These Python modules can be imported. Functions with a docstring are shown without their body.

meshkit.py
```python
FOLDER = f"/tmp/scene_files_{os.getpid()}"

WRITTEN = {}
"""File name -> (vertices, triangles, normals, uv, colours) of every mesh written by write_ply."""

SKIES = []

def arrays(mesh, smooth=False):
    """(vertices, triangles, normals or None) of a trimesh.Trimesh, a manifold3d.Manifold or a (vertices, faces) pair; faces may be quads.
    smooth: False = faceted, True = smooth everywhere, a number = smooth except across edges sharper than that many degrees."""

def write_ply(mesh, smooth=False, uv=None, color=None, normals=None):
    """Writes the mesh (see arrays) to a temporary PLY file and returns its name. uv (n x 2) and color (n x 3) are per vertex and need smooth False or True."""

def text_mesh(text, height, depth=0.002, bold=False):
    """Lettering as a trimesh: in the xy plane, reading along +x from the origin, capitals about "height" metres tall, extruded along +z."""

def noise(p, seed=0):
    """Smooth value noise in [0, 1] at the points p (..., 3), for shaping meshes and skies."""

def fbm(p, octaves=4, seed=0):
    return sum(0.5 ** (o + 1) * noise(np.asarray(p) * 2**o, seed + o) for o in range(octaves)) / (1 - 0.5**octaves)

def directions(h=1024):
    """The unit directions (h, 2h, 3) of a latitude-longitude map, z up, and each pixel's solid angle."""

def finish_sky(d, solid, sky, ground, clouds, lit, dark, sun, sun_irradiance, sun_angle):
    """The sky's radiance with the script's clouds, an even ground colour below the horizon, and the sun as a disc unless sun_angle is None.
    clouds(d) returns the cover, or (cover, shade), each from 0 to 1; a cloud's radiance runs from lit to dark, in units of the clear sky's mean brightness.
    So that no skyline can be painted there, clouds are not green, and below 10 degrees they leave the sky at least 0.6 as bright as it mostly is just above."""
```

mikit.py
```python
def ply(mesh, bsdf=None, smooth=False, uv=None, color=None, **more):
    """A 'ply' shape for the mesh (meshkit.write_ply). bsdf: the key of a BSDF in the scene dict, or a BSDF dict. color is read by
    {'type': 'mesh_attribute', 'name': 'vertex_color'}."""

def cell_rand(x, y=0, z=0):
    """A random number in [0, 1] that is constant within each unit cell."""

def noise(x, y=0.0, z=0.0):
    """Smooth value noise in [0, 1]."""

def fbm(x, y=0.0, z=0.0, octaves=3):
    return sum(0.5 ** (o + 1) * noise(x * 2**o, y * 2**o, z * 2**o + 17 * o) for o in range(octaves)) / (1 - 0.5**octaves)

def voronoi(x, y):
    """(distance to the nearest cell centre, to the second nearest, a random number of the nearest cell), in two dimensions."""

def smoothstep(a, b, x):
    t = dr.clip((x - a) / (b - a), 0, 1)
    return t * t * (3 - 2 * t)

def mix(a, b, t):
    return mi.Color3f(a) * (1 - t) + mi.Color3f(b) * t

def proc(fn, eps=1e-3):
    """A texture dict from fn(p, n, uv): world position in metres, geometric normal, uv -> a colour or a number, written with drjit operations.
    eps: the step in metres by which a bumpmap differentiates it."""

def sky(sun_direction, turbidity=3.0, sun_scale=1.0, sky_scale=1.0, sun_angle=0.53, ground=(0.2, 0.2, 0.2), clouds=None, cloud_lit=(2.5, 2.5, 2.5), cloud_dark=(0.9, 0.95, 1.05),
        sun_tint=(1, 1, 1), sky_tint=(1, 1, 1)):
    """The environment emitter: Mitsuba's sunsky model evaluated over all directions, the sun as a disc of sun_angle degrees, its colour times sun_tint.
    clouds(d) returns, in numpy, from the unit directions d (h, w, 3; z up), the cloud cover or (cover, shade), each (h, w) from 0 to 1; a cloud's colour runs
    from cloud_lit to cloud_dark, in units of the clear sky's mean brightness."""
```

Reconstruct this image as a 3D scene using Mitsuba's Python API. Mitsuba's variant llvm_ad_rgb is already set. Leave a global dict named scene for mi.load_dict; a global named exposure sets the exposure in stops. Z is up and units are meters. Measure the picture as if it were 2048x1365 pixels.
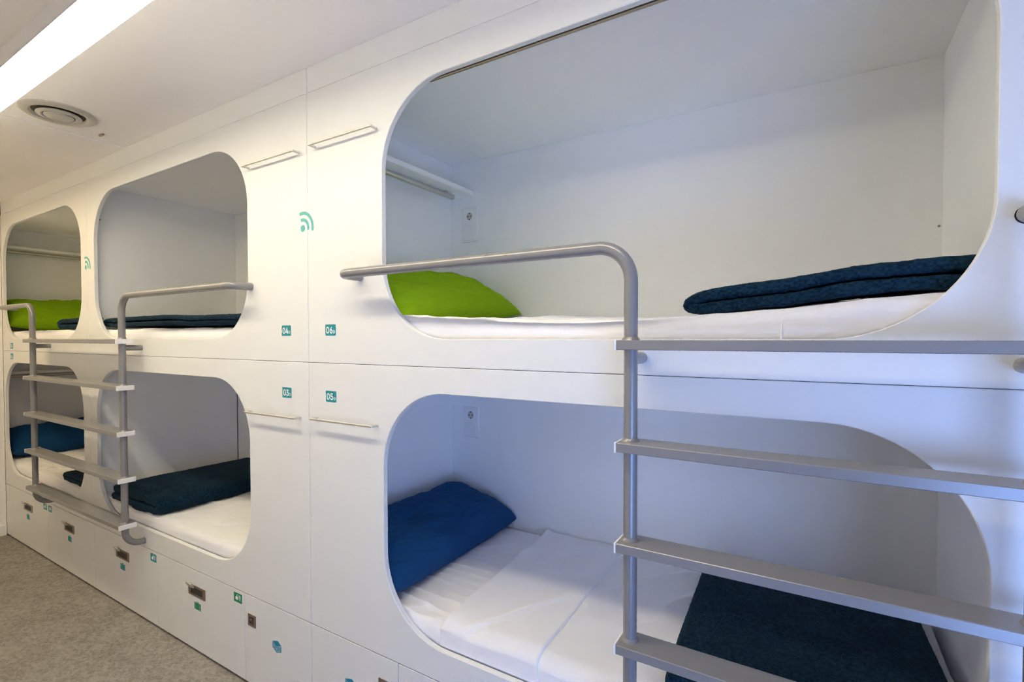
import math, random
import numpy as np
import trimesh, shapely
from shapely.geometry import Polygon, LineString, Point, box as sbox
import shapely.affinity as aff
import mitsuba as mi
import mikit, meshkit
from mikit import proc, noise, fbm, smoothstep, mix

scene, labels = {"type": "scene"}, {}
random.seed(4)
T = mi.ScalarTransform4f

# ------------------------------------------------------------------ camera, light, exposure
CAM = (0.0, -1.28, 1.556)
YAW, PITCH, ROLL = 0.550332, -0.0202514, -0.0015053
fw = np.array([-math.sin(YAW) * math.cos(PITCH), math.cos(YAW) * math.cos(PITCH), math.sin(PITCH)])
rt = np.array([math.cos(YAW), math.sin(YAW), 0.0])
up = np.cross(rt, fw)
up = np.cross(rt * math.cos(ROLL) + up * math.sin(ROLL), fw)
scene["camera"] = {
    "type": "perspective", "fov_axis": "x", "fov": math.degrees(2 * math.atan(1024 / 1005.29)),
    "principal_point_offset_x": 3.98 / 2048, "principal_point_offset_y": -13.1 / 1365,
    "near_clip": 0.02, "far_clip": 100.0,
    "to_world": T().look_at(origin=list(CAM), target=list(np.array(CAM) + fw), up=list(up)),
}
SIDE = 0.17                      # the lamp's side diffuser is dimmer than its bottom
LAMP = [23.6, 21.3, 15.8]        # linear ceiling lamp over the aisle, warm white
LAMP_B = [16.5, 12.9, 7.4]       # the same lamp line further left, a warmer tube
DAY = [2.55, 4.5, 10.4]          # cool daylight in the low window behind the opening
LAMPS = [(-3.45, -0.15, -0.709, -0.590, 2.490, LAMP), (-5.30, -3.47, -0.709, -0.590, 2.490, LAMP_B)]
WIN = (0.50, 2.15, 0.03, 1.20)   # x0 x1 z0 z1 of the low window behind the opening
ROOM_Y = -1.95                  # plane of that window
DOOR = (-0.25, 2.25, 1.30)      # wide opening in the opposite wall: x0 x1 height
WALL_Y = -1.42
exposure = 0.06

# ------------------------------------------------------------------ materials
def rgb(*c):
    return {"type": "rgb", "value": list(c)}

def two(b):
    return {"type": "twosided", "bsdf": b}

def princ(col, rough=0.5, metal=0.0, spec=0.5, **k):
    return {"type": "principled", "base_color": col if isinstance(col, dict) else rgb(*col), "roughness": rough, "metallic": metal, "specular": spec, **k}

def bump(inner, fn, scale, eps=1e-3):
    return {"type": "bumpmap", "arbitrary": proc(fn, eps), "scale": scale, "bsdf": inner}

scene["white_laminate"] = two(princ((0.86, 0.86, 0.835), 0.42, 0, 0.4))
scene["front_laminate"] = two(princ((0.765, 0.765, 0.745), 0.42, 0, 0.22))
scene["white_paint"] = two({"type": "diffuse", "reflectance": rgb(0.90, 0.88, 0.86)})
scene["grey_paint"] = two({"type": "diffuse", "reflectance": rgb(0.45, 0.45, 0.45)})
scene["ceiling_paint"] = two({"type": "diffuse", "reflectance": rgb(0.91, 0.88, 0.865)})
scene["grey_steel"] = two(princ((0.215, 0.207, 0.204), 0.28, 0.10, 0.9))
scene["steel_brushed"] = two(princ((0.60, 0.58, 0.55), 0.30, 0.85, 0.5))
scene["track_metal"] = two(princ((0.34, 0.30, 0.24), 0.28, 0.8, 0.5))
scene["dark_nickel"] = two(princ((0.30, 0.235, 0.19), 0.30, 0.8, 0.5))
scene["chrome"] = two(princ((0.75, 0.74, 0.72), 0.12, 1.0, 0.5))
scene["dark_recess"] = two(princ((0.035, 0.032, 0.03), 0.6))
scene["cap_plastic"] = two(princ((0.84, 0.83, 0.82), 0.4))
scene["socket_plastic"] = two(princ((0.82, 0.815, 0.80), 0.3))
scene["teal_vinyl"] = two(princ((0.010, 0.235, 0.275), 0.4))
scene["teal_vinyl_bright"] = two(princ((0.09, 0.40, 0.385), 0.4))
scene["blue_vinyl"] = two(princ((0.005, 0.21, 0.33), 0.4))
scene["green_vinyl"] = two(princ((0.005, 0.20, 0.10), 0.4))
scene["white_vinyl"] = two(princ((0.85, 0.87, 0.86), 0.4))
scene["lamp_housing"] = two(princ((0.62, 0.60, 0.60), 0.4))
scene["vent_metal"] = two(princ((0.52, 0.49, 0.45), 0.4, 0.2))
scene["vent_dark"] = two(princ((0.05, 0.045, 0.04), 0.7))

def sheet_bump(p, n, uv):
    return fbm(p.x * 60, p.y * 60, p.z * 60, 3)
scene["white_sheet"] = two(bump(princ((0.83, 0.82, 0.825), 0.85, 0, 0.15, sheen=0.3), sheet_bump, 0.0015))

def weave(p, n, uv):
    return fbm(p.x * 220, p.y * 220, p.z * 220, 2)
scene["green_cotton"] = two(bump(princ((0.205, 0.365, 0.006), 0.85, 0, 0.1, sheen=0.15), weave, 0.0006))
scene["blue_cotton"] = two(bump(princ((0.006, 0.055, 0.155), 0.8, 0, 0.15, sheen=0.15), weave, 0.0006))

def fleece_col(p, n, uv):
    t = fbm(p.x * 190, p.y * 190, p.z * 190, 2)
    u = fbm(p.x * 14, p.y * 14, p.z * 14, 2)
    return mix((0.0025, 0.011, 0.023), (0.011, 0.036, 0.059), smoothstep(0.2, 0.8, 0.75 * t + 0.25 * u))
def fleece_bump(p, n, uv):
    return fbm(p.x * 170, p.y * 170, p.z * 170, 3)
scene["navy_fleece"] = two(bump(princ(proc(fleece_col), 0.95, 0, 0.05, sheen=0.5), fleece_bump, 0.004))

def floor_col(p, n, uv):
    a = fbm(p.x * 55, p.y * 75, 0.0, 3)
    b = fbm(p.x * 7, p.y * 9, 3.0, 3)
    c = noise(p.x * 190, p.y * 190, 0.0)
    return mix((0.235, 0.213, 0.19), (0.385, 0.36, 0.33), smoothstep(0.22, 0.78, 0.45 * a + 0.25 * b + 0.30 * c))
def floor_bump(p, n, uv):
    return fbm(p.x * 150, p.y * 150, 0.0, 2)
scene["floor_carpet"] = two(bump({"type": "diffuse", "reflectance": proc(floor_col)}, floor_bump, 0.003))

# ------------------------------------------------------------------ mesh helpers
def cat(*ms):
    return trimesh.util.concatenate(list(ms))

def rbox(x0, x1, y0, y1, z0, z1, c=0.002):
    """A box with chamfered edges."""
    c = min(c, 0.49 * min(x1 - x0, y1 - y0, z1 - z0))
    pts = []
    for sx in (0, 1):
        for sy in (0, 1):
            for sz in (0, 1):
                X, Y, Z = (x0, x1)[sx], (y0, y1)[sy], (z0, z1)[sz]
                dx, dy, dz = (c, -c)[sx], (c, -c)[sy], (c, -c)[sz]
                pts += [(X, Y + dy, Z + dz), (X + dx, Y, Z + dz), (X + dx, Y + dy, Z)]
    return trimesh.convex.convex_hull(np.array(pts))

def arc_path(pts, radii, n=10):
    """A polyline with rounded corners."""
    P = [np.array(p, float) for p in pts]
    out = [P[0]]
    for i in range(1, len(P) - 1):
        r = radii[i - 1]
        a, b = P[i - 1] - P[i], P[i + 1] - P[i]
        a, b = a / np.linalg.norm(a), b / np.linalg.norm(b)
        th = math.acos(np.clip(a @ b, -1, 1))
        d = r / math.tan(th / 2)
        c = P[i] + (a + b) / np.linalg.norm(a + b) * (r / math.sin(th / 2))
        s, e = P[i] + a * d - c, P[i] + b * d - c
        w = math.acos(np.clip(s @ e / (np.linalg.norm(s) * np.linalg.norm(e)), -1, 1))
        for k in range(n + 1):
            t = k / n
            out.append(c + (math.sin((1 - t) * w) * s + math.sin(t * w) * e) / math.sin(w))
    out.append(P[-1])
    return np.array(out)

def tube(path, r, n=20, caps=True):
    path = np.asarray(path, float)
    m = len(path)
    rr = np.broadcast_to(r, m)
    tan = np.gradient(path, axis=0)
    tan[0], tan[-1] = path[1] - path[0], path[-1] - path[-2]
    tan /= np.linalg.norm(tan, axis=1, keepdims=True)
    u = np.cross(tan[0], [0.31, 0.52, 0.79])
    u /= np.linalg.norm(u)
    V = []
    for i in range(m):
        u = u - tan[i] * (u @ tan[i])
        u /= np.linalg.norm(u)
        w = np.cross(tan[i], u)
        for k in range(n):
            a = 2 * math.pi * k / n
            V.append(path[i] + rr[i] * (math.cos(a) * u + math.sin(a) * w))
    F = []
    for i in range(m - 1):
        for k in range(n):
            a, b = i * n + k, i * n + (k + 1) % n
            F += [(a, b, b + n), (a, b + n, a + n)]
    if caps:
        V += [path[0], path[-1]]
        c0, c1 = len(V) - 2, len(V) - 1
        for k in range(n):
            F += [(c0, (k + 1) % n, k), (c1, (m - 1) * n + k, (m - 1) * n + (k + 1) % n)]
    return trimesh.Trimesh(np.array(V), np.array(F), process=False)

def lathe(profile, cx, cy, n=48):
    """Profile (r, z) about the vertical axis at (cx, cy)."""
    V, F, m = [], [], len(profile)
    for k in range(n):
        a = 2 * math.pi * k / n
        V += [(cx + r * math.cos(a), cy + r * math.sin(a), z) for r, z in profile]
    for k in range(n):
        for i in range(m - 1):
            a, b = k * m + i, ((k + 1) % n) * m + i
            F += [(a, b, b + 1), (a, b + 1, a + 1)]
    return trimesh.Trimesh(np.array(V), np.array(F), process=False)

def rrect(x0, x1, z0, z1, r, n=20):
    out = []
    for cx, cz, a0 in ((x1 - r, z1 - r, 0), (x0 + r, z1 - r, 90), (x0 + r, z0 + r, 180), (x1 - r, z0 + r, 270)):
        for k in range(n + 1):
            a = math.radians(a0 + 90 * k / n)
            out.append((cx + r * math.cos(a), cz + r * math.sin(a)))
    return out

def tri_cap(poly, y):
    v, f = trimesh.creation.triangulate_polygon(poly, engine="earcut")
    return trimesh.Trimesh(np.column_stack([v[:, 0], np.full(len(v), y), v[:, 1]]), f, process=False)

def skirt(la, ya, lb, yb):
    n = len(la)
    V = [(x, ya, z) for x, z in la] + [(x, yb, z) for x, z in lb]
    F = []
    for k in range(n):
        a, b = k, (k + 1) % n
        F += [(a, b, n + b), (a, n + b, n + a)]
    return trimesh.Trimesh(np.array(V), np.array(F), process=False)

def finish(m):
    m.merge_vertices()
    m.fix_normals()
    return m

def front_panel(x0, x1, z0, z1, hole, y0=0.0, y1=0.019, c=0.0018):
    hx0, hx1, hz0, hz1, r = hole
    o1 = [(x0, z0), (x1, z0), (x1, z1), (x0, z1)]
    o0 = [(x0 + c, z0 + c), (x1 - c, z0 + c), (x1 - c, z1 - c), (x0 + c, z1 - c)]
    h1 = rrect(hx0, hx1, hz0, hz1, r)
    h0 = rrect(hx0 - c, hx1 + c, hz0 - c, hz1 + c, r + c)
    return finish(cat(tri_cap(Polygon(o0, [h0]), y0), skirt(o0, y0, o1, y0 + c), skirt(h0, y0, h1, y0 + c),
                      skirt(o1, y0 + c, o1, y1), skirt(h1, y0 + c, h1, y1), tri_cap(Polygon(o1, [h1]), y1)))

def decal(shape, y0=0.0, t=0.0006):
    """A flat shape in (x, z) as a thin sticker standing proud of the plane y = y0 towards -y."""
    out = []
    for g in getattr(shape, "geoms", [shape]):
        if g.area <= 0:
            continue
        m = trimesh.creation.extrude_polygon(g, t, engine="earcut")
        v = m.vertices
        m.vertices = np.column_stack([v[:, 0], y0 - v[:, 2], v[:, 1]])
        m.invert()
        out.append(m)
    return finish(cat(*out))

def text_decal(text, h, x, z, y0, bold=True, sx=1.0, t=0.0004):
    m = meshkit.text_mesh(text, h, t, bold)
    v = np.array(m.vertices)
    m.vertices = np.column_stack([x + v[:, 0] * sx, y0 - v[:, 2], z + v[:, 1]])
    return m

# ------------------------------------------------------------------ scene helpers
def put(key, mesh, mat, smooth=False, **more):
    k, n = key, 0
    while k in scene:
        n += 1
        k = f"{key}_{n:03d}"
    scene[k] = mikit.ply(mesh, mat, smooth, **more)
    return k

_used = set()
def thing(name, label, cat_, group=None):
    k, n = name, 0
    while k in _used:
        n += 1
        k = f"{name}_{n:03d}"
    _used.add(k)
    labels[k] = {"label": label, "category": cat_}
    if group:
        labels[k]["group"] = group
    return k

def struct(name, label=None):
    labels[name] = {"kind": "structure"}
    if label:
        labels[name]["label"] = label
    return name

# ------------------------------------------------------------------ the room
CEIL = 2.615
XL, XR = -5.45, 2.4
struct("floor", "grey-brown speckled carpet floor")
put("floor", rbox(-6.2, 3.5, ROOM_Y - 0.1, 1.0, -0.1, 0.0, 0.001), "floor_carpet")
struct("ceiling", "smooth off-white ceiling")
put("ceiling__panel", rbox(XL - 0.6, -3.302, WALL_Y - 0.1, 1.0, CEIL - 0.004, CEIL + 0.1, 0.001), "ceiling_paint")
put("ceiling__panel", rbox(-3.300, 3.5, ROOM_Y - 0.1, 1.0, CEIL, CEIL + 0.1, 0.001), "ceiling_paint")
struct("wall_left", "white end wall of the aisle")
put("wall_left", rbox(XL - 0.1, XL, WALL_Y - 0.1, -0.001, 0.0, CEIL, 0.001), "white_paint")
struct("wall_right")
put("wall_right", rbox(XR, XR + 0.1, WALL_Y - 0.1, 0.1, 0.0, CEIL, 0.001), "white_paint")
struct("wall_back")
put("wall_back", rbox(0.381, XR + 0.1, 0.0, 0.1, 0.0, CEIL, 0.001), "white_paint")
struct("baseboard_left", "white baseboard at the foot of the end wall")
put("baseboard_left", rbox(XL, XL + 0.013, WALL_Y, -0.002, 0.0, 0.088, 0.004), "white_laminate")
struct("wall_front")
dx0, dx1, dz = DOOR
for a in ((XL, dx0, 0, CEIL), (dx1, XR, 0, CEIL), (dx0, dx1, dz, CEIL)):
    put("wall_front__panel", rbox(a[0], a[1], WALL_Y - 0.1, WALL_Y, a[2], a[3], 0.0005), "white_paint")
struct("wall_behind")
wx0, wx1, wz0, wz1 = WIN
RX0, RX1 = -1.2, 3.4
for a in ((RX0, wx0, 0, CEIL), (wx1, RX1, 0, CEIL), (wx0, wx1, 0, wz0), (wx0, wx1, wz1, CEIL)):
    put("wall_behind__panel", rbox(a[0], a[1], ROOM_Y - 0.1, ROOM_Y, a[2], a[3], 0.0005), "grey_paint")
struct("wall_room_left")
put("wall_room_left", rbox(RX0 - 0.1, RX0, ROOM_Y, WALL_Y - 0.1, 0, CEIL, 0.001), "grey_paint")
struct("wall_room_right")
put("wall_room_right", rbox(RX1, RX1 + 0.1, ROOM_Y, WALL_Y - 0.1, 0, CEIL, 0.001), "grey_paint")
struct("window_1")
wm = (wx0 + wx1) / 2
for a in ((wx0, wx0 + 0.05, wz0, wz1), (wx1 - 0.05, wx1, wz0, wz1), (wx0 + 0.05, wx1 - 0.05, wz0, wz0 + 0.05), (wx0 + 0.05, wx1 - 0.05, wz1 - 0.05, wz1), (wm - 0.03, wm + 0.03, wz0 + 0.05, wz1 - 0.05)):
    put("window_1__frame", rbox(a[0], a[1], ROOM_Y - 0.07, ROOM_Y - 0.01, a[2], a[3], 0.003), "cap_plastic")
for a, b in ((wx0 + 0.05, wm - 0.03), (wm + 0.03, wx1 - 0.05)):
    yp = ROOM_Y - 0.05
    pane = trimesh.Trimesh([(a, yp, wz0 + 0.05), (b, yp, wz0 + 0.05), (b, yp, wz1 - 0.05), (a, yp, wz1 - 0.05)], [(0, 2, 1), (0, 3, 2)], process=False)
    put("window_1__pane", pane, "cap_plastic", emitter={"type": "area", "radiance": rgb(*DAY)})

# ------------------------------------------------------------------ ceiling lamp and ceiling fittings
LAMP_TEXT = ("long white linear ceiling lamp glowing at the upper left", "linear ceiling lamp continuing the lit line to the left")
for (lx0, lx1, ly0, ly1, LZ, RAD), text in zip(LAMPS, LAMP_TEXT):
    lm = thing("ceiling_lamp", text, "lamp", "linear ceiling lamps")
    hous = cat(rbox(lx0, lx1, ly0, ly0 + 0.006, LZ, LZ + 0.05, 0.001), rbox(lx0, lx1, ly0, ly1, LZ + 0.046, LZ + 0.056, 0.002),
               rbox(lx0 - 0.006, lx0, ly0, ly1, LZ, LZ + 0.056, 0.001), rbox(lx1, lx1 + 0.006, ly0, ly1, LZ, LZ + 0.056, 0.001))
    put(lm + "__housing", hous, "lamp_housing")
    c, d, zz, zt = ly0 + 0.006, ly1 - 0.002, LZ + 0.003, LZ + 0.046
    dif = trimesh.Trimesh([(lx0, c, zz), (lx1, c, zz), (lx1, d, zz), (lx0, d, zz)], [(0, 2, 1), (0, 3, 2)], process=False)
    put(lm + "__diffuser", dif, "cap_plastic", emitter={"type": "area", "radiance": rgb(*RAD)})
    side = trimesh.Trimesh([(lx0, d, zz), (lx1, d, zz), (lx1, d, zt), (lx0, d, zt)], [(0, 2, 1), (0, 3, 2)], process=False)
    put(lm + "__side_diffuser", side, "cap_plastic", emitter={"type": "area", "radiance": rgb(*[SIDE * q for q in RAD])})
    for x in (lx0 + 0.4, lx1 - 0.4):
        put(lm + "__bracket", rbox(x - 0.03, x + 0.03, ly0 + 0.03, ly1 - 0.03, LZ + 0.055, CEIL, 0.002), "lamp_housing")

vent = thing("ceiling_vent", "round grey air diffuser in the ceiling beside the lamp", "vent")
VX, VY = -3.055, -0.355
put(vent + "__rim", lathe([(0.142, CEIL), (0.142, CEIL - 0.006), (0.136, CEIL - 0.010), (0.125, CEIL - 0.011), (0.122, CEIL - 0.013), (0.108, CEIL - 0.012), (0.100, CEIL - 0.004), (0.096, CEIL - 0.0005)], VX, VY), "vent_metal", 40)
put(vent + "__throat", lathe([(0.098, CEIL - 0.002), (0.0005, CEIL - 0.0015)], VX, VY), "vent_dark", 40)
put(vent + "__cone", lathe([(0.082, CEIL - 0.010), (0.084, CEIL - 0.014), (0.066, CEIL - 0.020), (0.060, CEIL - 0.016), (0.058, CEIL - 0.003)], VX, VY), "vent_metal", 40)
put(vent + "__disc", lathe([(0.052, CEIL - 0.003), (0.056, CEIL - 0.017), (0.050, CEIL - 0.022), (0.030, CEIL - 0.027), (0.0005, CEIL - 0.029)], VX, VY), "vent_metal", 40)
hk = thing("ceiling_clip", "tiny dark clip on the ceiling to the right of the round air diffuser", "clip")
put(hk, rbox(-3.205, -3.165, -0.150, -0.138, CEIL - 0.008, CEIL, 0.002), "dark_nickel")
hk = thing("ceiling_clip", "tiny dark clip on the ceiling left of the lamp, at the top left corner", "clip")
put(hk, rbox(-2.275, -2.255, -0.815, -0.800, CEIL - 0.014, CEIL, 0.002), "dark_nickel")

# ------------------------------------------------------------------ the wall of sleeping pods
FLY0, PANEL = 0.0, 0.019
UP_Z, LOW_Z = (1.4585, 2.5145), (0.4110, 1.4570)       # front panels
OPEN_UP, OPEN_LOW = (1.551, 2.415), (0.515, 1.370)
BACK = 0.89
# module: front x0, x1, opening x0, x1, interior x0, x1, shelf side
MOD = {"A": (-5.4485, -3.8252, -5.418, -3.922, -5.870, -3.853, -1),
       "B": (-3.8248, -1.7230, -3.728, -2.131, -3.772, -1.742, 1),
       "C": (-1.7210, 0.3785, -1.314, 0.282, -1.704, 0.345, -1)}
TEXTS = {"A": ("02", "01", -5.245), "B": ("04", "03", -1.8625), "C": ("06", "05", -1.590)}
POD_LABEL = {
    ("A", "up"): "upper white sleeping pod at the far left end, green pillow inside",
    ("A", "low"): "lower white sleeping pod at the far left end, behind the left ladder",
    ("B", "up"): "upper white sleeping pod marked 04, left of the middle panel seam",
    ("B", "low"): "lower white sleeping pod marked 03, with a thick navy blanket",
    ("C", "up"): "large upper white sleeping pod marked 06, green pillow at its left end",
    ("C", "low"): "large lower white sleeping pod marked 05, bluish inside, blue pillow at its left end",
}
R_OPEN = 0.275
pods = {}

def number_sticker(pod, text, cx, cz, small="D"):
    s = Polygon(rrect(cx - 0.030, cx + 0.030, cz - 0.0215, cz + 0.0215, 0.004, 5))
    k = put(pod + "__number_sticker", decal(s), "teal_vinyl")
    labels[k] = {"label": f"teal number sticker reading {text}{small}"}
    put(k + "__lettering", cat(text_decal(text, 0.0245, cx - 0.0265, cz - 0.0125, -0.0006, True, 0.92), text_decal(small, 0.0110, cx + 0.0145, cz - 0.0122, -0.0006, True, 1.1)), "white_vinyl")

for m, (fx0, fx1, ox0, ox1, ix0, ix1, side) in MOD.items():
    for lv in ("up", "low"):
        z0, z1 = UP_Z if lv == "up" else LOW_Z
        oz0, oz1 = OPEN_UP if lv == "up" else OPEN_LOW
        pod = thing("sleeping_pod", POD_LABEL[m, lv], "bunk bed", "built-in sleeping pods along the wall")
        pods[m, lv] = pod
        r = R_OPEN
        put(pod + "__front_panel", front_panel(fx0, fx1, z0, z1, (ox0, ox1, oz0, oz1, r)), "front_laminate", 35)
        cz, bz = (2.485, 1.470) if lv == "up" else (1.436, 0.430)
        put(pod + "__top_panel", rbox(ix0 - 0.018, ix1 + 0.018, PANEL, BACK + 0.018, cz, cz + 0.018, 0.001), "white_laminate")
        put(pod + "__base_panel", rbox(ix0 - 0.018, ix1 + 0.018, PANEL, BACK + 0.018, bz - 0.015, bz, 0.001), "white_laminate")
        put(pod + "__back_panel", rbox(ix0 + (0.007 if (m, lv) == ("B", "low") else -0.018), ix1 + 0.018, BACK, BACK + 0.018, bz, cz, 0.001), "white_laminate")
        put(pod + "__side_panel", rbox(ix0 - 0.018, ix0, PANEL, BACK, bz, cz, 0.001), "white_laminate")
        put(pod + "__side_panel", rbox(ix1, ix1 + 0.018, PANEL, BACK, bz, cz, 0.001), "white_laminate")
        if (m, lv) != ("C", "low"):
            sz = cz - 0.160
            xa, xb = (ix0, ix0 + 0.152) if side < 0 else (ix1 - 0.152, ix1)
            put(pod + "__shelf", rbox(xa, xb, PANEL + 0.002, BACK, sz - 0.023, sz, 0.0015), "white_laminate")
            xr = ix0 + 0.080 if side < 0 else ix1 - 0.080
            k = put(pod + "__hanging_rod", tube([(xr, PANEL + 0.005, sz - 0.042), (xr, 0.80, sz - 0.042)], 0.014), "steel_brushed", 40)
            labels[k] = {"label": "grey metal hanging rod under the shelf"}
            for y in (0.12, 0.74):
                put(pod + "__rod_holder", rbox(xr - 0.012, xr + 0.012, y - 0.01, y + 0.01, sz - 0.032, sz - 0.0225, 0.002), "steel_brushed")
        up_t, low_t, nx = TEXTS[m]
        if m == "A":
            number_sticker(pod, up_t if lv == "up" else low_t, nx, 1.497 if lv == "up" else 1.417)
        else:
            number_sticker(pod, up_t if lv == "up" else low_t, nx, 1.585 if lv == "up" else 1.330)

# curtain track just behind the top edge of the near upper opening
k = put(pods["C", "up"] + "__curtain_track", cat(rbox(-1.115, 0.085, 0.0225, 0.034, 2.418, 2.4845, 0.001), tube([(-1.115, 0.030, 2.4150), (0.085, 0.030, 2.4150)], 0.0045, 12)), "track_metal", 30)
labels[k] = {"label": "thin metal curtain track behind the top edge"}
# screw holes
for pod, (x, y, z) in ((pods["B", "up"], (-3.772, 0.048, 2.283)), (pods["B", "up"], (-3.772, 0.053, 1.678))):
    put(pod + "__screw", tube([(x, y, z), (x + 0.003, y, z)], 0.0045, 12), "dark_nickel")
put(pods["C", "up"] + "__screw", tube([(0.337, 0.888, 1.923), (0.337, 0.8895, 1.923)], 0.004, 10), "dark_nickel")

# filler strip between pods and ceiling
for n, (x0, x1) in enumerate(((-5.4485, -3.8252), (-3.8248, -1.7230), (-1.7210, 0.3785))):
    struct(f"trim_{n + 1}", "white filler strip above the pods")
    put(f"trim_{n + 1}", rbox(x0, x1, 0.0020, 0.020, 2.5160, CEIL, 0.001), "front_laminate")

# ------------------------------------------------------------------ under-bed lockers
def luggage(cx, cz, s=1.0):
    w, h = 0.058 * s, 0.034 * s
    bars = [sbox(cx - w / 2, cz - h / 2, cx - w * 0.31, cz + h / 2), sbox(cx - w * 0.26, cz - h / 2, cx + w * 0.26, cz + h / 2), sbox(cx + w * 0.31, cz - h / 2, cx + w / 2, cz + h / 2)]
    hd = sbox(cx - w * 0.13, cz + h / 2, cx + w * 0.13, cz + h * 0.68).difference(sbox(cx - w * 0.08, cz + h / 2, cx + w * 0.08, cz + h * 0.61))
    return shapely.union_all(bars + [hd])

def lock_sign(cx, cz):
    """Square sticker and the white padlock-and-card mark on it."""
    s = Polygon(rrect(cx - 0.032, cx + 0.032, cz - 0.021, cz + 0.021, 0.003, 4))
    body = aff.scale(Point(cx - 0.008, cz - 0.003).buffer(0.009, 8), 1.25, 0.95)
    sh = Point(cx - 0.002, cz + 0.006).buffer(0.0085, 8).difference(Point(cx - 0.002, cz + 0.006).buffer(0.006, 8)).intersection(sbox(cx - 0.03, cz + 0.003, cx + 0.03, cz + 0.03))
    bars = [sbox(cx + 0.011, cz - 0.010, cx + 0.014, cz + 0.013), sbox(cx + 0.018, cz - 0.010, cx + 0.021, cz + 0.013)]
    return s, shapely.union_all([body, sh] + bars)

def towels(cx, cz):
    """Slanting stack of three folded towels."""
    top = Polygon([(cx - 0.031, cz + 0.016), (cx + 0.006, cz + 0.026), (cx + 0.031, cz + 0.010), (cx - 0.004, cz - 0.002)])
    parts = [top]
    for k in range(3):
        o = -0.0085 * k
        parts.append(Polygon([(cx - 0.031, cz + 0.013 + o), (cx - 0.004, cz - 0.005 + o), (cx + 0.031, cz + 0.007 + o), (cx + 0.031, cz + 0.0012 + o), (cx - 0.004, cz - 0.0105 + o), (cx - 0.031, cz + 0.0075 + o)]))
    return shapely.union_all(parts)

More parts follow.
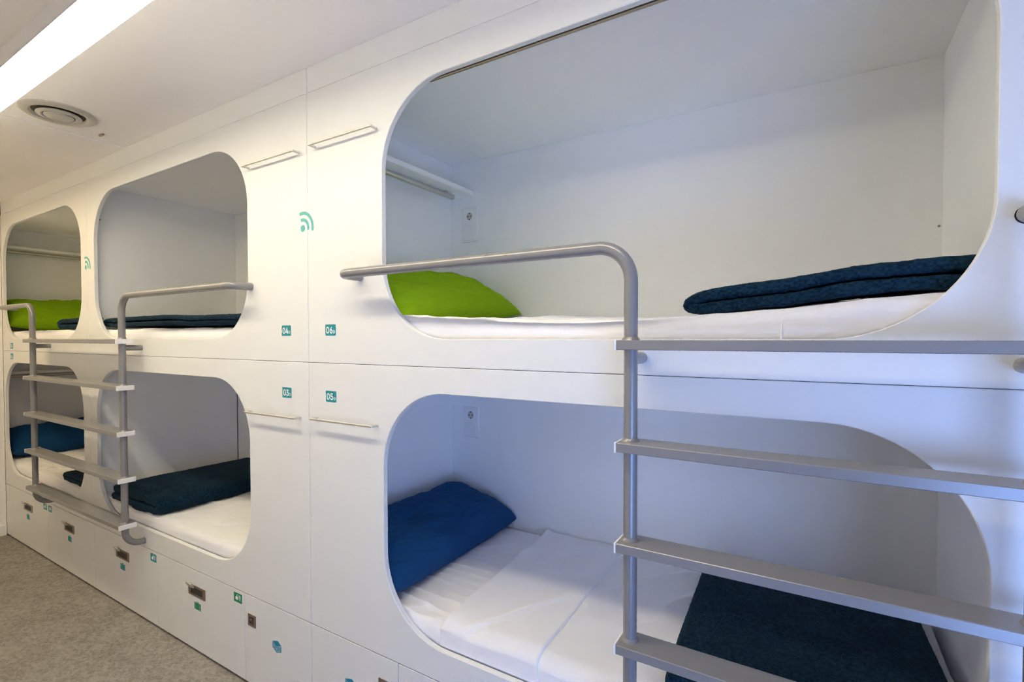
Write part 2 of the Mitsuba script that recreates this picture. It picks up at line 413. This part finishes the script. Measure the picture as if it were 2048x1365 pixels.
lockers = [(-5.4485, -4.5635, "big", "leftmost wide locker under the pods, next to the end wall"),
           (-4.5605, -3.7885, "big", "wide white locker under the left ladder, second from the end wall"),
           (-3.7855, -2.9945, "big", "wide white locker right of the left ladder's foot, third from the end wall"),
           (-2.9915, -2.1865, "big", "wide white locker with green stickers, nearest of the wide lockers with chrome latches"),
           (-2.1835, -1.7230, "small_left", "narrow white locker with a stacked-towels mark, left of the middle seam"),
           (-1.7210, -1.2505, "small_right", "narrow white locker right of the middle seam, its towels mark cut by the bottom edge"),
           (-1.2475, -0.4365, "plain", "wide white locker under the large lower pod, at the bottom edge of the photo"),
           (-0.4335, 0.3785, "plain_hidden", "")]
for x0, x1, kind, lab in lockers:
    if kind == "plain_hidden":
        continue
    lk = thing("luggage_locker", lab, "locker", "lockers under the pods")
    put(lk + "__door", rbox(x0, x1, 0.0, 0.018, 0.013, 0.4085, 0.0012), "front_laminate")
    put(lk + "__body", rbox(x0 + 0.02, x1 - 0.02, 0.0185, 0.80, 0.0, 0.405, 0.002), "dark_recess")
    if kind == "big":
        w = {-5.4485: (-5.040, -4.865), -4.5605: (-4.262, -4.105), -3.7855: (-3.487, -3.325), -2.9915: (-2.669, -2.516)}[x0]
        a, b = w
        zt, zb = 0.333, 0.281
        fr = decal(sbox(a, zb, b, zt).difference(sbox(a + 0.022, zb + 0.010, b - 0.022, zt - 0.010)), 0.0, 0.003)
        k = put(lk + "__latch", fr, "dark_nickel")
        labels[k] = {"label": "dark metal recessed latch plate"}
        put(k + "__recess", decal(sbox(a + 0.022, zb + 0.010, b - 0.022, zt - 0.010), 0.0, 0.0008), "dark_recess")
        hx = a + 0.014
        eye = arc_path([(hx - 0.008, -0.003, zt - 0.010), (hx - 0.008, -0.018, zt + 0.012), (hx + 0.034, -0.018, zt + 0.012), (hx + 0.034, -0.003, zt - 0.010)], [0.008, 0.008], 5)
        k2 = put(lk + "__hasp", cat(tube(eye, 0.0042, 10), rbox(hx - 0.014, hx + 0.040, -0.006, 0.0, zt - 0.016, zt - 0.002, 0.0015)), "chrome", 40)
        labels[k2] = {"label": "chrome padlock hasp sticking out"}
        cx = a + 0.080
        gr = x0 == -2.9915
        k = put(lk + "__luggage_sticker", decal(luggage(cx, 0.2345)), "green_vinyl" if gr else "teal_vinyl")
        labels[k] = {"label": "green suitcase mark" if gr else "teal suitcase mark"}
        spots = {-5.4485: (-4.613,), -4.5605: (-4.520,), -3.7855: (-3.036,), -2.9915: (-2.2385,)}[x0]
        for sx in spots:
            s, mark = lock_sign(sx, 0.3735)
            k = put(lk + "__lock_sticker", decal(s), "green_vinyl" if gr else "teal_vinyl")
            labels[k] = {"label": "square sticker with a white padlock mark"}
            put(k + "__mark", decal(mark, -0.0006, 0.0004), "white_vinyl")
    if kind in ("small_left", "small_right"):
        a, b = (-2.157, -2.101) if kind == "small_left" else (-1.343, -1.287)
        zt, zb = 0.327, 0.275
        k = put(lk + "__latch", decal(sbox(a, zb, b, zt).difference(sbox(a + 0.012, zb + 0.010, b - 0.012, zt - 0.010)), 0.0, 0.003), "dark_nickel")
        labels[k] = {"label": "small square dark metal latch"}
        put(k + "__recess", decal(sbox(a + 0.012, zb + 0.010, b - 0.012, zt - 0.010), 0.0, 0.0008), "dark_recess")
        put(k + "__keyhole", tube([((a + b) / 2 - 0.004, -0.0008, (zt + zb) / 2 + 0.003), ((a + b) / 2 - 0.004, -0.003, (zt + zb) / 2 + 0.003)], 0.007, 12), "dark_nickel", 40)
        cx = -1.950 if kind == "small_left" else -1.493
        k = put(lk + "__towel_sticker", decal(towels(cx, 0.2425)), "blue_vinyl")
        labels[k] = {"label": "blue stacked-towels mark"}

# ------------------------------------------------------------------ wifi marks
def wifi(cx, cz):
    q = Polygon([(0, 0), (-0.35, 1.0), (1.0, 1.0), (1.0, -0.25)])
    out = [Point(0, 0).buffer(0.0135, 10)]
    for R in (0.0335, 0.060):
        ring = Point(0, 0).buffer(R + 0.0065, 24).difference(Point(0, 0).buffer(R - 0.0065, 24)).intersection(q)
        out.append(ring.buffer(-0.004).buffer(0.004))
    return aff.translate(shapely.union_all(out), cx, cz)
for cx, cz, lab in ((-1.750, 1.990, "teal wifi mark on the middle panel seam between the two near upper pods"), (-3.846, 1.991, "small teal wifi mark between the two left upper pods")):
    w = thing("wifi_sticker", lab, "sticker")
    put(w, decal(wifi(cx, cz)), "teal_vinyl_bright")

# ------------------------------------------------------------------ towel bars
for x0, x1, z, lab in ((-1.673, -1.333, 2.294, "slim metal towel bar above the wifi mark, right of the middle seam"),
                       (-2.118, -1.765, 2.292, "slim metal towel bar above the wifi mark, left of the middle seam"),
                       (-1.676, -1.338, 1.2405, "slim metal towel bar under the 05 sticker, right of the middle seam"),
                       (-2.120, -1.772, 1.234, "slim metal towel bar under the 03 sticker, left of the middle seam")):
    t = thing("towel_bar", lab, "towel bar", "slim towel bars on the front panels")
    put(t + "__bar", rbox(x0, x1, -0.034, -0.026, z - 0.004, z + 0.004, 0.0015), "steel_brushed")
    for xa in (x0, x1 - 0.008):
        put(t + "__leg", rbox(xa, xa + 0.008, -0.028, 0.0, z - 0.004, z + 0.004, 0.0015), "steel_brushed")
        
# ------------------------------------------------------------------ wall sockets
def socket(x0, x1, z0, z1, lab):
    s = thing("wall_socket", lab, "socket")
    y = BACK
    zm = z0 + (z1 - z0) * 0.50
    put(s + "__frame", rbox(x0, x1, y - 0.009, y, z0, z1, 0.003), "socket_plastic")
    cx = (x0 + x1) / 2
    w = (x1 - x0) * 0.36
    outer = sbox(cx - w, zm + 0.006, cx + w, z1 - 0.010)
    cz = (zm + 0.006 + z1 - 0.010) / 2
    put(s + "__socket_insert", decal(outer.difference(Point(cx, cz).buffer(0.020, 16)), y - 0.009, 0.002), "socket_plastic")
    put(s + "__cup", decal(Point(cx, cz).buffer(0.020, 16), y - 0.009, 0.0004), "vent_metal")
    put(s + "__pin_holes", decal(shapely.union_all([Point(cx - 0.0095, cz).buffer(0.0035, 8), Point(cx + 0.0095, cz).buffer(0.0035, 8), sbox(cx - 0.004, cz + 0.013, cx + 0.004, cz + 0.019), sbox(cx - 0.004, cz - 0.019, cx + 0.004, cz - 0.013)]), y - 0.0094, 0.0004), "dark_recess")
    put(s + "__switch", rbox(cx - w, cx + w, y - 0.0125, y - 0.0085, z0 + 0.010, zm - 0.004, 0.0015), "socket_plastic")
socket(-1.628, -1.524, 2.060, 2.242, "white wall socket and switch inside the upper pod, below the shelf")
socket(-1.622, -1.521, 1.024, 1.186, "white wall socket and switch on the bluish back wall of the lower pod")

# ------------------------------------------------------------------ ladders
TREAD_Z = (1.549, 1.304, 1.062, 0.816, 0.571)
PY = -0.090
def ladder(xl, xr, capl, capr, left_rail, right_rail, lab):
    L = thing("bunk_ladder", lab, "ladder", "grey steel bunk ladders")
    R = 0.0165
    for x, rail in ((xl, left_rail), (xr, right_rail)):
        low = [(x, -0.0005, 0.448), (x, PY, 0.448)]
        if rail is None:
            pts = low + [(x, PY, 1.779), (x, -0.0005, 1.779)]
            rad = [0.075, 0.075]
        else:
            pts = low + [(x, PY, 1.778), (rail, PY, 1.778), (rail, -0.0005, 1.778)]
            rad = [0.075, 0.085, 0.035]
        put(L + "__pole", tube(arc_path(pts, rad, 14), R, 24), "grey_steel", True)
        put(L + "__wall_bracket", tube([(x, PY + 0.010, 1.503), (x, -0.0005, 1.503)], 0.0145, 18), "grey_steel", 40)
    for z in TREAD_Z:
        tr = rbox(capl + 0.004, capr - 0.004, -0.131, -0.051, z - 0.023, z, 0.0015)
        col = [lathe([(0.0225, z - 0.0005), (0.0205, z + 0.003), (0.0172, z + 0.0075), (0.0165, z + 0.0075)], x, PY, 20) for x in (xl, xr)]
        k = put(L + "__tread", cat(tr, *col), "grey_steel", 30)
        for xa in (capl, capr - 0.0045):
            c = put(k + "__end_cap", rbox(xa, xa + 0.0045, -0.132, -0.050, z - 0.024, z + 0.001, 0.001), "cap_plastic")
            if c.endswith("__end_cap"):
                labels[c] = {"label": "white plastic end cap"}
ladder(-4.458, -3.132, -4.497, -3.098, -5.10, -2.105, "wide grey steel ladder shared by the two left pods, with five treads")
ladder(-0.387, 0.322, -0.414, 0.350, -1.425, None, "near grey steel ladder at the right, bluish on its right side")

# ------------------------------------------------------------------ bedding
def n2(x, y, s, seed=0):
    return meshkit.fbm(np.stack([x * s, y * s, np.full_like(x, 0.37)], -1), 4, seed) - 0.5

def height_slab(xs, ys, top, bottom, edge=0.035, thin=None):
    """A cushion-like slab: top(X, Y) with rounded edges, straight sides down to bottom."""
    X, Y = np.meshgrid(xs, ys, indexing="ij")
    Z = top(X, Y)
    e = np.minimum.reduce([X - xs[0], xs[-1] - X, Y - ys[0], ys[-1] - Y])
    q = np.clip(1 - e / edge, 0, 1)
    Z = Z - edge * (1 - np.sqrt(np.clip(1 - q * q, 0, 1)))
    Z = np.maximum(Z, bottom + 0.002)
    n, m = X.shape
    V = np.stack([X, Y, Z], -1).reshape(-1, 3)
    idx = np.arange(n * m).reshape(n, m)
    a, b, c, d = idx[:-1, :-1].ravel(), idx[1:, :-1].ravel(), idx[1:, 1:].ravel(), idx[:-1, 1:].ravel()
    F = [np.column_stack([a, b, c]), np.column_stack([a, c, d])]
    if thin is not None:          # a sheet: its underside follows its top, and only its front hangs down to bottom
        U = np.where(Y < 0.0236, bottom, Z - thin)
        o = n * m
        V = np.vstack([V, np.stack([X, Y, U], -1).reshape(-1, 3)])
        F += [np.column_stack([a, c, b]) + o, np.column_stack([a, d, c]) + o]
        loop = np.concatenate([idx[:, 0], idx[-1, 1:], idx[-2::-1, -1], idx[0, -2:0:-1]])
        l2 = np.roll(loop, -1)
        F += [np.column_stack([loop, o + loop, o + l2]), np.column_stack([loop, o + l2, l2])]
        return trimesh.Trimesh(V, np.vstack(F), process=False)
    loop = np.concatenate([idx[:, 0], idx[-1, 1:], idx[-2::-1, -1], idx[0, -2:0:-1]])
    B = V[loop].copy()
    B[:, 2] = bottom
    o = len(V)
    V = np.vstack([V, B, [[B[:, 0].mean(), B[:, 1].mean(), bottom]]])
    k = np.arange(len(loop))
    k2 = (k + 1) % len(loop)
    F.append(np.column_stack([loop[k], o + k, o + k2]))
    F.append(np.column_stack([loop[k], o + k2, loop[k2]]))
    F.append(np.column_stack([np.full(len(k), len(V) - 1), o + k2, o + k]))
    return trimesh.Trimesh(V, np.vstack(F), process=False)

def edge_lin(a, b, n, edge=0.035, k=7):
    t = np.sin(np.linspace(0, math.pi / 2, k))
    lo = a + edge * (1 - np.cos(np.linspace(0, math.pi / 2, k)))
    hi = b - edge * (1 - np.cos(np.linspace(0, math.pi / 2, k)))[::-1]
    return np.unique(np.round(np.concatenate([lo, np.linspace(a + edge, b - edge, n), hi]), 5))

PROF = {("C", "up"): ([-1.70, -1.27, -1.04, -0.79, -0.54, -0.375, -0.275, -0.07, 0.06, 0.20, 0.345], [1.640, 1.634, 1.614, 1.600, 1.593, 1.596, 1.606, 1.618, 1.632, 1.648, 1.655])}
def bed_top(m, lv):
    def f(X, Y):
        if (m, lv) == ("C", "up"):
            z = np.interp(X, *PROF[m, lv]) + 0.045 * np.clip(Y / 0.89, 0, 1) * np.clip((X + 1.28) / 0.30, 0, 1)
        elif lv == "up":
            z = 1.606 + 0.02 * np.clip(Y / 0.89, 0, 1) + 0 * X
        else:
            z = 0.580 + 0.012 * np.clip(Y / 0.89, 0, 1) + 0 * X
        return z
    return f

BED_LABEL = {("A", "up"): "white mattress in the far left upper pod, under a green pillow", ("A", "low"): "white mattress in the far left lower pod, seen through the left ladder",
             ("B", "up"): "white mattress in upper pod 04, mostly hidden under a flat navy blanket", ("B", "low"): "white-sheeted mattress in lower pod 03, with a thick navy blanket on its left half",
             ("C", "up"): "white-sheeted mattress in the large upper pod 06", ("C", "low"): "white-sheeted mattress in the large lower pod 05, wrinkled next to the blue pillow"}
for m in "ABC":
    ix0, ix1 = MOD[m][4], MOD[m][5]
    for lv in ("up", "low"):
        f = bed_top(m, lv)
        bot = 1.470 if lv == "up" else 0.430
        x0, x1 = ix0 + 0.004, ix1 - 0.012
        xs, ys = edge_lin(x0, x1, 260), edge_lin(0.024, 0.884, 190 if m == "C" else 110)
        def top(X, Y, m=m, lv=lv, f=f):
            z = f(X, Y) + 0.010 * n2(X, Y, 3.1, 3) + 0.005 * n2(X + 3, Y, 9.0, 8)
            # creases running along the bed, pulled from under the pillow
            ph = Y * 21 - 1.6 * X + 3.2 * meshkit.fbm(np.stack([X * 2.0, Y * 4.0, np.full_like(X, 1.7)], -1), 2, 11)
            vis = meshkit.fbm(np.stack([X * 3.0, Y * 9.0, np.full_like(X, 6.1)], -1), 2, 17)
            near = np.clip((-0.95 - X) / 0.15, 0, 1) * np.clip((0.66 - Y) / 0.25, 0, 1) if (m, lv) == ("C", "low") else 0.22 * np.ones_like(X)
            z = z + 0.016 * near * np.clip(vis * 2.4 - 0.7, 0, 1) * (1 - np.abs(np.sin(math.pi * ph))) ** 2.2
            w2 = meshkit.fbm(np.stack([(X + 0.8 * Y) * 7, (Y - 0.3 * X) * 3, np.full_like(X, 5.7)], -1), 3, 21)
            w3 = meshkit.fbm(np.stack([(X - 0.9 * Y) * 5, (Y + 0.9 * X) * 2, np.full_like(X, 8.7)], -1), 2, 23)
            z = z + 0.014 * (w2 - 0.5) + (0.007 if lv == "low" else 0.003) * np.clip(1 - np.abs(w3 - 0.5) * 14, 0, 1)
            return z
        bed = thing("mattress", BED_LABEL[m, lv], "mattress", "white mattresses in the pods")
        put(bed, height_slab(xs, ys, top, bot, 0.035), "white_sheet", True)
        if (m, lv) == ("C", "up"):
            put(bed + "__seam", tube([(-0.072, 0.0235, 1.475), (-0.072, 0.0235, 1.575), (-0.070, 0.0265, 1.592), (-0.066, 0.036, 1.607)], 0.0022, 8), "white_sheet", 40)

# turned-down top sheet in the lower near pod
f = bed_top("C", "low")
ts = thing("top_sheet", "white top sheet turned down across the middle of the lower near bed", "sheet")
def sheet_top(lift, seed):
    def g(X, Y):
        w = meshkit.fbm(np.stack([(X - 0.55 * Y) * 5, Y * 2.2, np.full_like(X, 2.2)], -1), 3, seed)
        w2 = meshkit.fbm(np.stack([(X - 0.35 * Y) * 16, Y * 4, np.full_like(X, 4.2)], -1), 3, seed + 5)
        w3 = meshkit.fbm(np.stack([(X - 0.75 * Y) * 4.5, (Y + 0.8 * X) * 1.6, np.full_like(X, 3.1)], -1), 2, seed + 7)
        drop = 0.028 * np.clip(1 - (Y - 0.020) / 0.06, 0, 1) ** 2
        return f(X, Y) + lift + 0.018 * (w - 0.5) + 0.007 * (w2 - 0.5) + 0.009 * np.clip(1 - np.abs(w3 - 0.5) * 13, 0, 1) - drop
    return g
def shear(mesh, x0, k0, x1, k1):
    v = np.array(mesh.vertices)
    t = (v[:, 0] - x0) / (x1 - x0)
    v[:, 0] += ((1 - t) * k0 + t * k1) * (v[:, 1] - 0.02)
    mesh.vertices = v
    return mesh
put(ts + "__sheet", shear(height_slab(edge_lin(-1.020, 0.328, 200, 0.01), edge_lin(0.0215, 0.884, 110, 0.02), sheet_top(0.016, 31), 0.522, 0.010, 0.005), -1.02, -0.03, 0.328, 0.0), "white_sheet", True)
k = put(ts + "__turned_down_band", shear(height_slab(edge_lin(-1.075, -0.705, 110, 0.012), edge_lin(0.0205, 0.884, 110, 0.02), sheet_top(0.025, 31), 0.520, 0.009, 0.006), -1.075, -0.05, -0.705, -0.02), "white_sheet", True)
labels[k] = {"label": "wide band of sheet folded back"}

def pillow(length, width, thick, seed, n=84, pointy=1.0, full=0.5, pucker=0.25):
    """Stuffed pillow: length along y, width along x, seam around its rim."""
    u = np.sin(np.linspace(-math.pi / 2, math.pi / 2, n))
    U, V = np.meshgrid(u, u, indexing="ij")
    ear = 1 - 0.075 * pointy * (1 - np.abs(V) ** 2.0) * np.abs(U) ** 6
    ear2 = 1 - 0.085 * pointy * (1 - np.abs(U) ** 2.0) * np.abs(V) ** 6
    Yc, Xc = U * length / 2 * ear, V * width / 2 * ear2
    t = (np.clip(1 - np.abs(U) ** 4.5, 0, 1) * np.clip(1 - np.abs(V) ** 2.6, 0, 1)) ** full
    w = n2(Xc + seed, Yc, 6.0, seed) * 0.07 + n2(Xc * 2.5 + seed, Yc, 10.0, seed + 3) * 0.03
    rim = np.maximum(np.abs(U), np.abs(V))
    puck = meshkit.fbm(np.stack([np.arctan2(U, V) * 7, rim * 1.5, np.full_like(U, seed)], -1), 3, seed) - 0.5
    t = t * (1 + pucker * puck * np.clip(rim * 1.6 - 0.4, 0, 1))
    # shallow drag creases fanning from the corners
    cr = meshkit.fbm(np.stack([(U + V) * 2.2, (U - V) * 9.0, np.full_like(U, seed + 0.5)], -1), 2, seed + 9)
    crease = 0.007 * np.clip(1 - np.abs(cr - 0.5) * 9, 0, 1)
    Zt = thick / 2 * t + w * t * thick / 0.2 + crease * t
    Zb = -thick / 2 * t * 0.8 + 0.3 * w * t
    V1 = np.stack([Xc, Yc, Zt], -1).reshape(-1, 3)
    V2 = np.stack([Xc, Yc, Zb], -1).reshape(-1, 3)
    idx = np.arange(n * n).reshape(n, n)
    a, b, c, d = idx[:-1, :-1].ravel(), idx[1:, :-1].ravel(), idx[1:, 1:].ravel(), idx[:-1, 1:].ravel()
    F1 = np.vstack([np.column_stack([a, c, b]), np.column_stack([a, d, c])])
    F2 = F1[:, ::-1] + n * n
    mesh = trimesh.Trimesh(np.vstack([V1, V2]), np.vstack([F1, F2]), process=False)
    mesh.merge_vertices()
    return mesh

def place_pillow(name, lab, mat, x, y, z, tilt, length=0.84, width=0.46, thick=0.20, seed=1, slope=0.0, **k):
    mm = pillow(length, width, thick, seed, **k)
    mm.apply_transform(trimesh.transformations.rotation_matrix(tilt, [0, 1, 0]))
    mm.apply_transform(trimesh.transformations.rotation_matrix(slope, [1, 0, 0]))
    mm.apply_translation([x, y, z])
    p = thing(name, lab, "pillow")
    put(p, mm, mat, True)

place_pillow("pillow", "bright green pillow in the large upper pod 06", "green_cotton", -1.455, 0.455, 1.738, 0.46, 0.84, 0.44, 0.155, 1, 0.075)
place_pillow("pillow", "royal blue pillow in the large lower pod 05", "blue_cotton", -1.500, 0.462, 0.684, 0.22, 0.86, 0.42, 0.215, 5, 0.0, pointy=0.35, full=0.42, pucker=0.12)
place_pillow("pillow", "bright green pillow in the far left upper pod, behind the ladder rail", "green_cotton", -5.640, 0.455, 1.750, 0.45, 0.84, 0.45, 0.20, 9, 0.0)
place_pillow("pillow", "dark blue pillow in the far left lower pod, behind the ladder", "blue_cotton", -5.640, 0.462, 0.695, 0.28, 0.85, 0.44, 0.22, 13, 0.0, pointy=0.6)

def folded_blanket(center, thick, y0, y1, base, seed, ny=60, amp=0.006, slant=0.0):
    """Fleece strip folded to and fro: center is its section line in (x, z); laid along y. base(X, Y) lifts it onto the bed."""
    C = LineString(center)
    ln = C.length
    m = max(60, int(ln / 0.008))
    P = np.array([C.interpolate(ln * i / m).coords[0] for i in range(m + 1)])
    for _ in range(6):
        P[1:-1] = 0.25 * P[:-2] + 0.5 * P[1:-1] + 0.25 * P[2:]
    Tn = np.gradient(P, axis=0)
    Tn /= np.linalg.norm(Tn, axis=1, keepdims=True)
    N = np.column_stack([-Tn[:, 1], Tn[:, 0]])
    ys = np.concatenate([y0 + (y1 - y0) * np.array([0, 0.004, 0.012, 0.025]), np.linspace(y0 + 0.045 * (y1 - y0), y1 - 0.045 * (y1 - y0), ny), y1 - (y1 - y0) * np.array([0.025, 0.012, 0.004, 0])])
    fac = np.concatenate([[0.45, 0.75, 0.9, 0.98], np.ones(ny), [0.98, 0.9, 0.75, 0.45]])
    V = []
    for y, q in zip(ys, fac):
        h = thick / 2 * q
        ca = [P[0] - Tn[0] * h * math.cos(a) * 1.0 + N[0] * h * math.sin(a) for a in np.linspace(-math.pi / 2, math.pi / 2, 7)[1:-1]]
        cb = [P[-1] + Tn[-1] * h * math.cos(a) + N[-1] * h * math.sin(a) for a in np.linspace(math.pi / 2, -math.pi / 2, 7)[1:-1]]
        ring = np.vstack([P - N * h, np.array(cb)[::-1], (P + N * h)[::-1], np.array(ca)[::-1]])
        V.append(np.column_stack([ring[:, 0] + slant * (y - y0), np.full(len(ring), y), ring[:, 1]]))
    k = len(V[0])
    V = np.vstack(V)
    nz = meshkit.fbm(np.stack([V[:, 0] * 7, V[:, 1] * 7, V[:, 2] * 9], -1), 3, seed) - 0.5
    nf = meshkit.fbm(np.stack([V[:, 0] * 80, V[:, 1] * 80, V[:, 2] * 80], -1), 2, seed + 1) - 0.5
    nb = meshkit.fbm(np.stack([V[:, 0] * 3, V[:, 1] * 3, V[:, 2] * 0], -1), 2, seed + 2) - 0.5
    V[:, 2] += base(V[:, 0], V[:, 1]) + amp * 2 * nz + 0.007 * nf + amp * 2 * nb
    V[:, 1] += amp * 2.5 * nz + 0.007 * nf
    V[:, 0] += amp * 2.0 * nb
    F = []
    ar = np.arange(k)
    br = (ar + 1) % k
    for i in range(len(ys) - 1):
        F += [np.column_stack([i * k + ar, i * k + br, (i + 1) * k + br]), np.column_stack([i * k + ar, (i + 1) * k + br, (i + 1) * k + ar])]
    # end faces: strips between the two sides of the section
    np_ = len(P)
    lo, nb_ = np.arange(np_), 5
    hi = np_ + nb_ + np.arange(np_)[::-1]
    for st, sg in ((0, 1), ((len(ys) - 1) * k, -1)):
        A, B, Cc, D = st + lo[:-1], st + lo[1:], st + hi[1:], st + hi[:-1]
        f1, f2 = np.column_stack([A, Cc, B]), np.column_stack([A, D, Cc])
        F += [f1, f2] if sg > 0 else [f1[:, ::-1], f2[:, ::-1]]
        ea, eb = st + np.arange(np_, np_ + nb_), st + np.arange(2 * np_ + nb_, 2 * np_ + 2 * nb_)
        for ends in (np.concatenate([[st + np_ - 1], ea, [st + np_ + nb_]]), np.concatenate([[st + 2 * np_ + nb_ - 1], eb, [st]])):
            f = np.column_stack([np.full(len(ends) - 2, ends[0]), ends[1:-1], ends[2:]])
            F.append(f if sg > 0 else f[:, ::-1])
    return trimesh.Trimesh(V, np.vstack(F), process=False)

def blanket(lab, center, thick, y0, y1, base, seed, **k):
    b = thing("folded_blanket", lab, "blanket", None)
    put(b, folded_blanket(center, thick, y0, y1, base, seed, **k), "navy_fleece", True)

fC, fCl = bed_top("C", "up"), bed_top("C", "low")
blanket("folded navy fleece blanket on the right end of the large upper bed", [(0.31, 0.020), (-0.25, 0.020), (-0.285, 0.026), (-0.292, 0.0365), (-0.285, 0.047), (-0.25, 0.053), (0.31, 0.057)],
        0.032, 0.045, 0.60, lambda X, Y: fC(X, Y) - 0.002 + 0.006 * np.sin(9 * X + 1), 41, amp=0.008)
blanket("flat navy fleece blanket at the foot of the large lower bed, behind the ladder", [(0.300, 0.031), (-0.31, 0.031), (-0.338, 0.036), (-0.338, 0.052), (-0.31, 0.057), (0.300, 0.057)],
        0.024, 0.060, 0.872, lambda X, Y: fCl(X, Y) + 0.010, 43, amp=0.003, slant=-0.045)
fB, fBl = bed_top("B", "up"), bed_top("B", "low")
blanket("flat navy fleece blanket spread along the bed of upper pod 04", [(-2.26, 0.020), (-2.95, 0.019), (-3.70, 0.019), (-3.735, 0.026), (-3.738, 0.036), (-3.70, 0.046), (-3.3, 0.050), (-2.95, 0.049), (-2.26, 0.044)],
        0.027, 0.040, 0.80, lambda X, Y: fB(X, Y) + 0.005, 45, amp=0.006)
blanket("thick folded navy fleece blanket in lower pod 03", [(-3.60, 0.020), (-3.08, 0.020), (-3.052, 0.028), (-3.045, 0.044), (-3.052, 0.062), (-3.08, 0.070), (-3.30, 0.071), (-3.57, 0.072)],
        0.048, 0.024, 0.83, lambda X, Y: fBl(X, Y) + 0.005, 47, amp=0.006, slant=0.06)
fA, fAl = bed_top("A", "up"), bed_top("A", "low")
blanket("folded navy fleece blanket at the right end of the far left upper bed", [(-3.89, 0.019), (-4.43, 0.019), (-4.464, 0.027), (-4.464, 0.044), (-4.43, 0.054), (-3.89, 0.062)],
        0.034, 0.040, 0.70, lambda X, Y: fA(X, Y) + 0.005, 49, amp=0.007)
blanket("folded navy fleece blanket in the far left lower pod, seen between the ladder treads", [(-3.89, 0.020), (-4.33, 0.020), (-4.358, 0.026), (-4.358, 0.046), (-4.33, 0.052), (-3.89, 0.056)],
        0.032, 0.024, 0.70, lambda X, Y: fAl(X, Y) + 0.005, 51, amp=0.006)
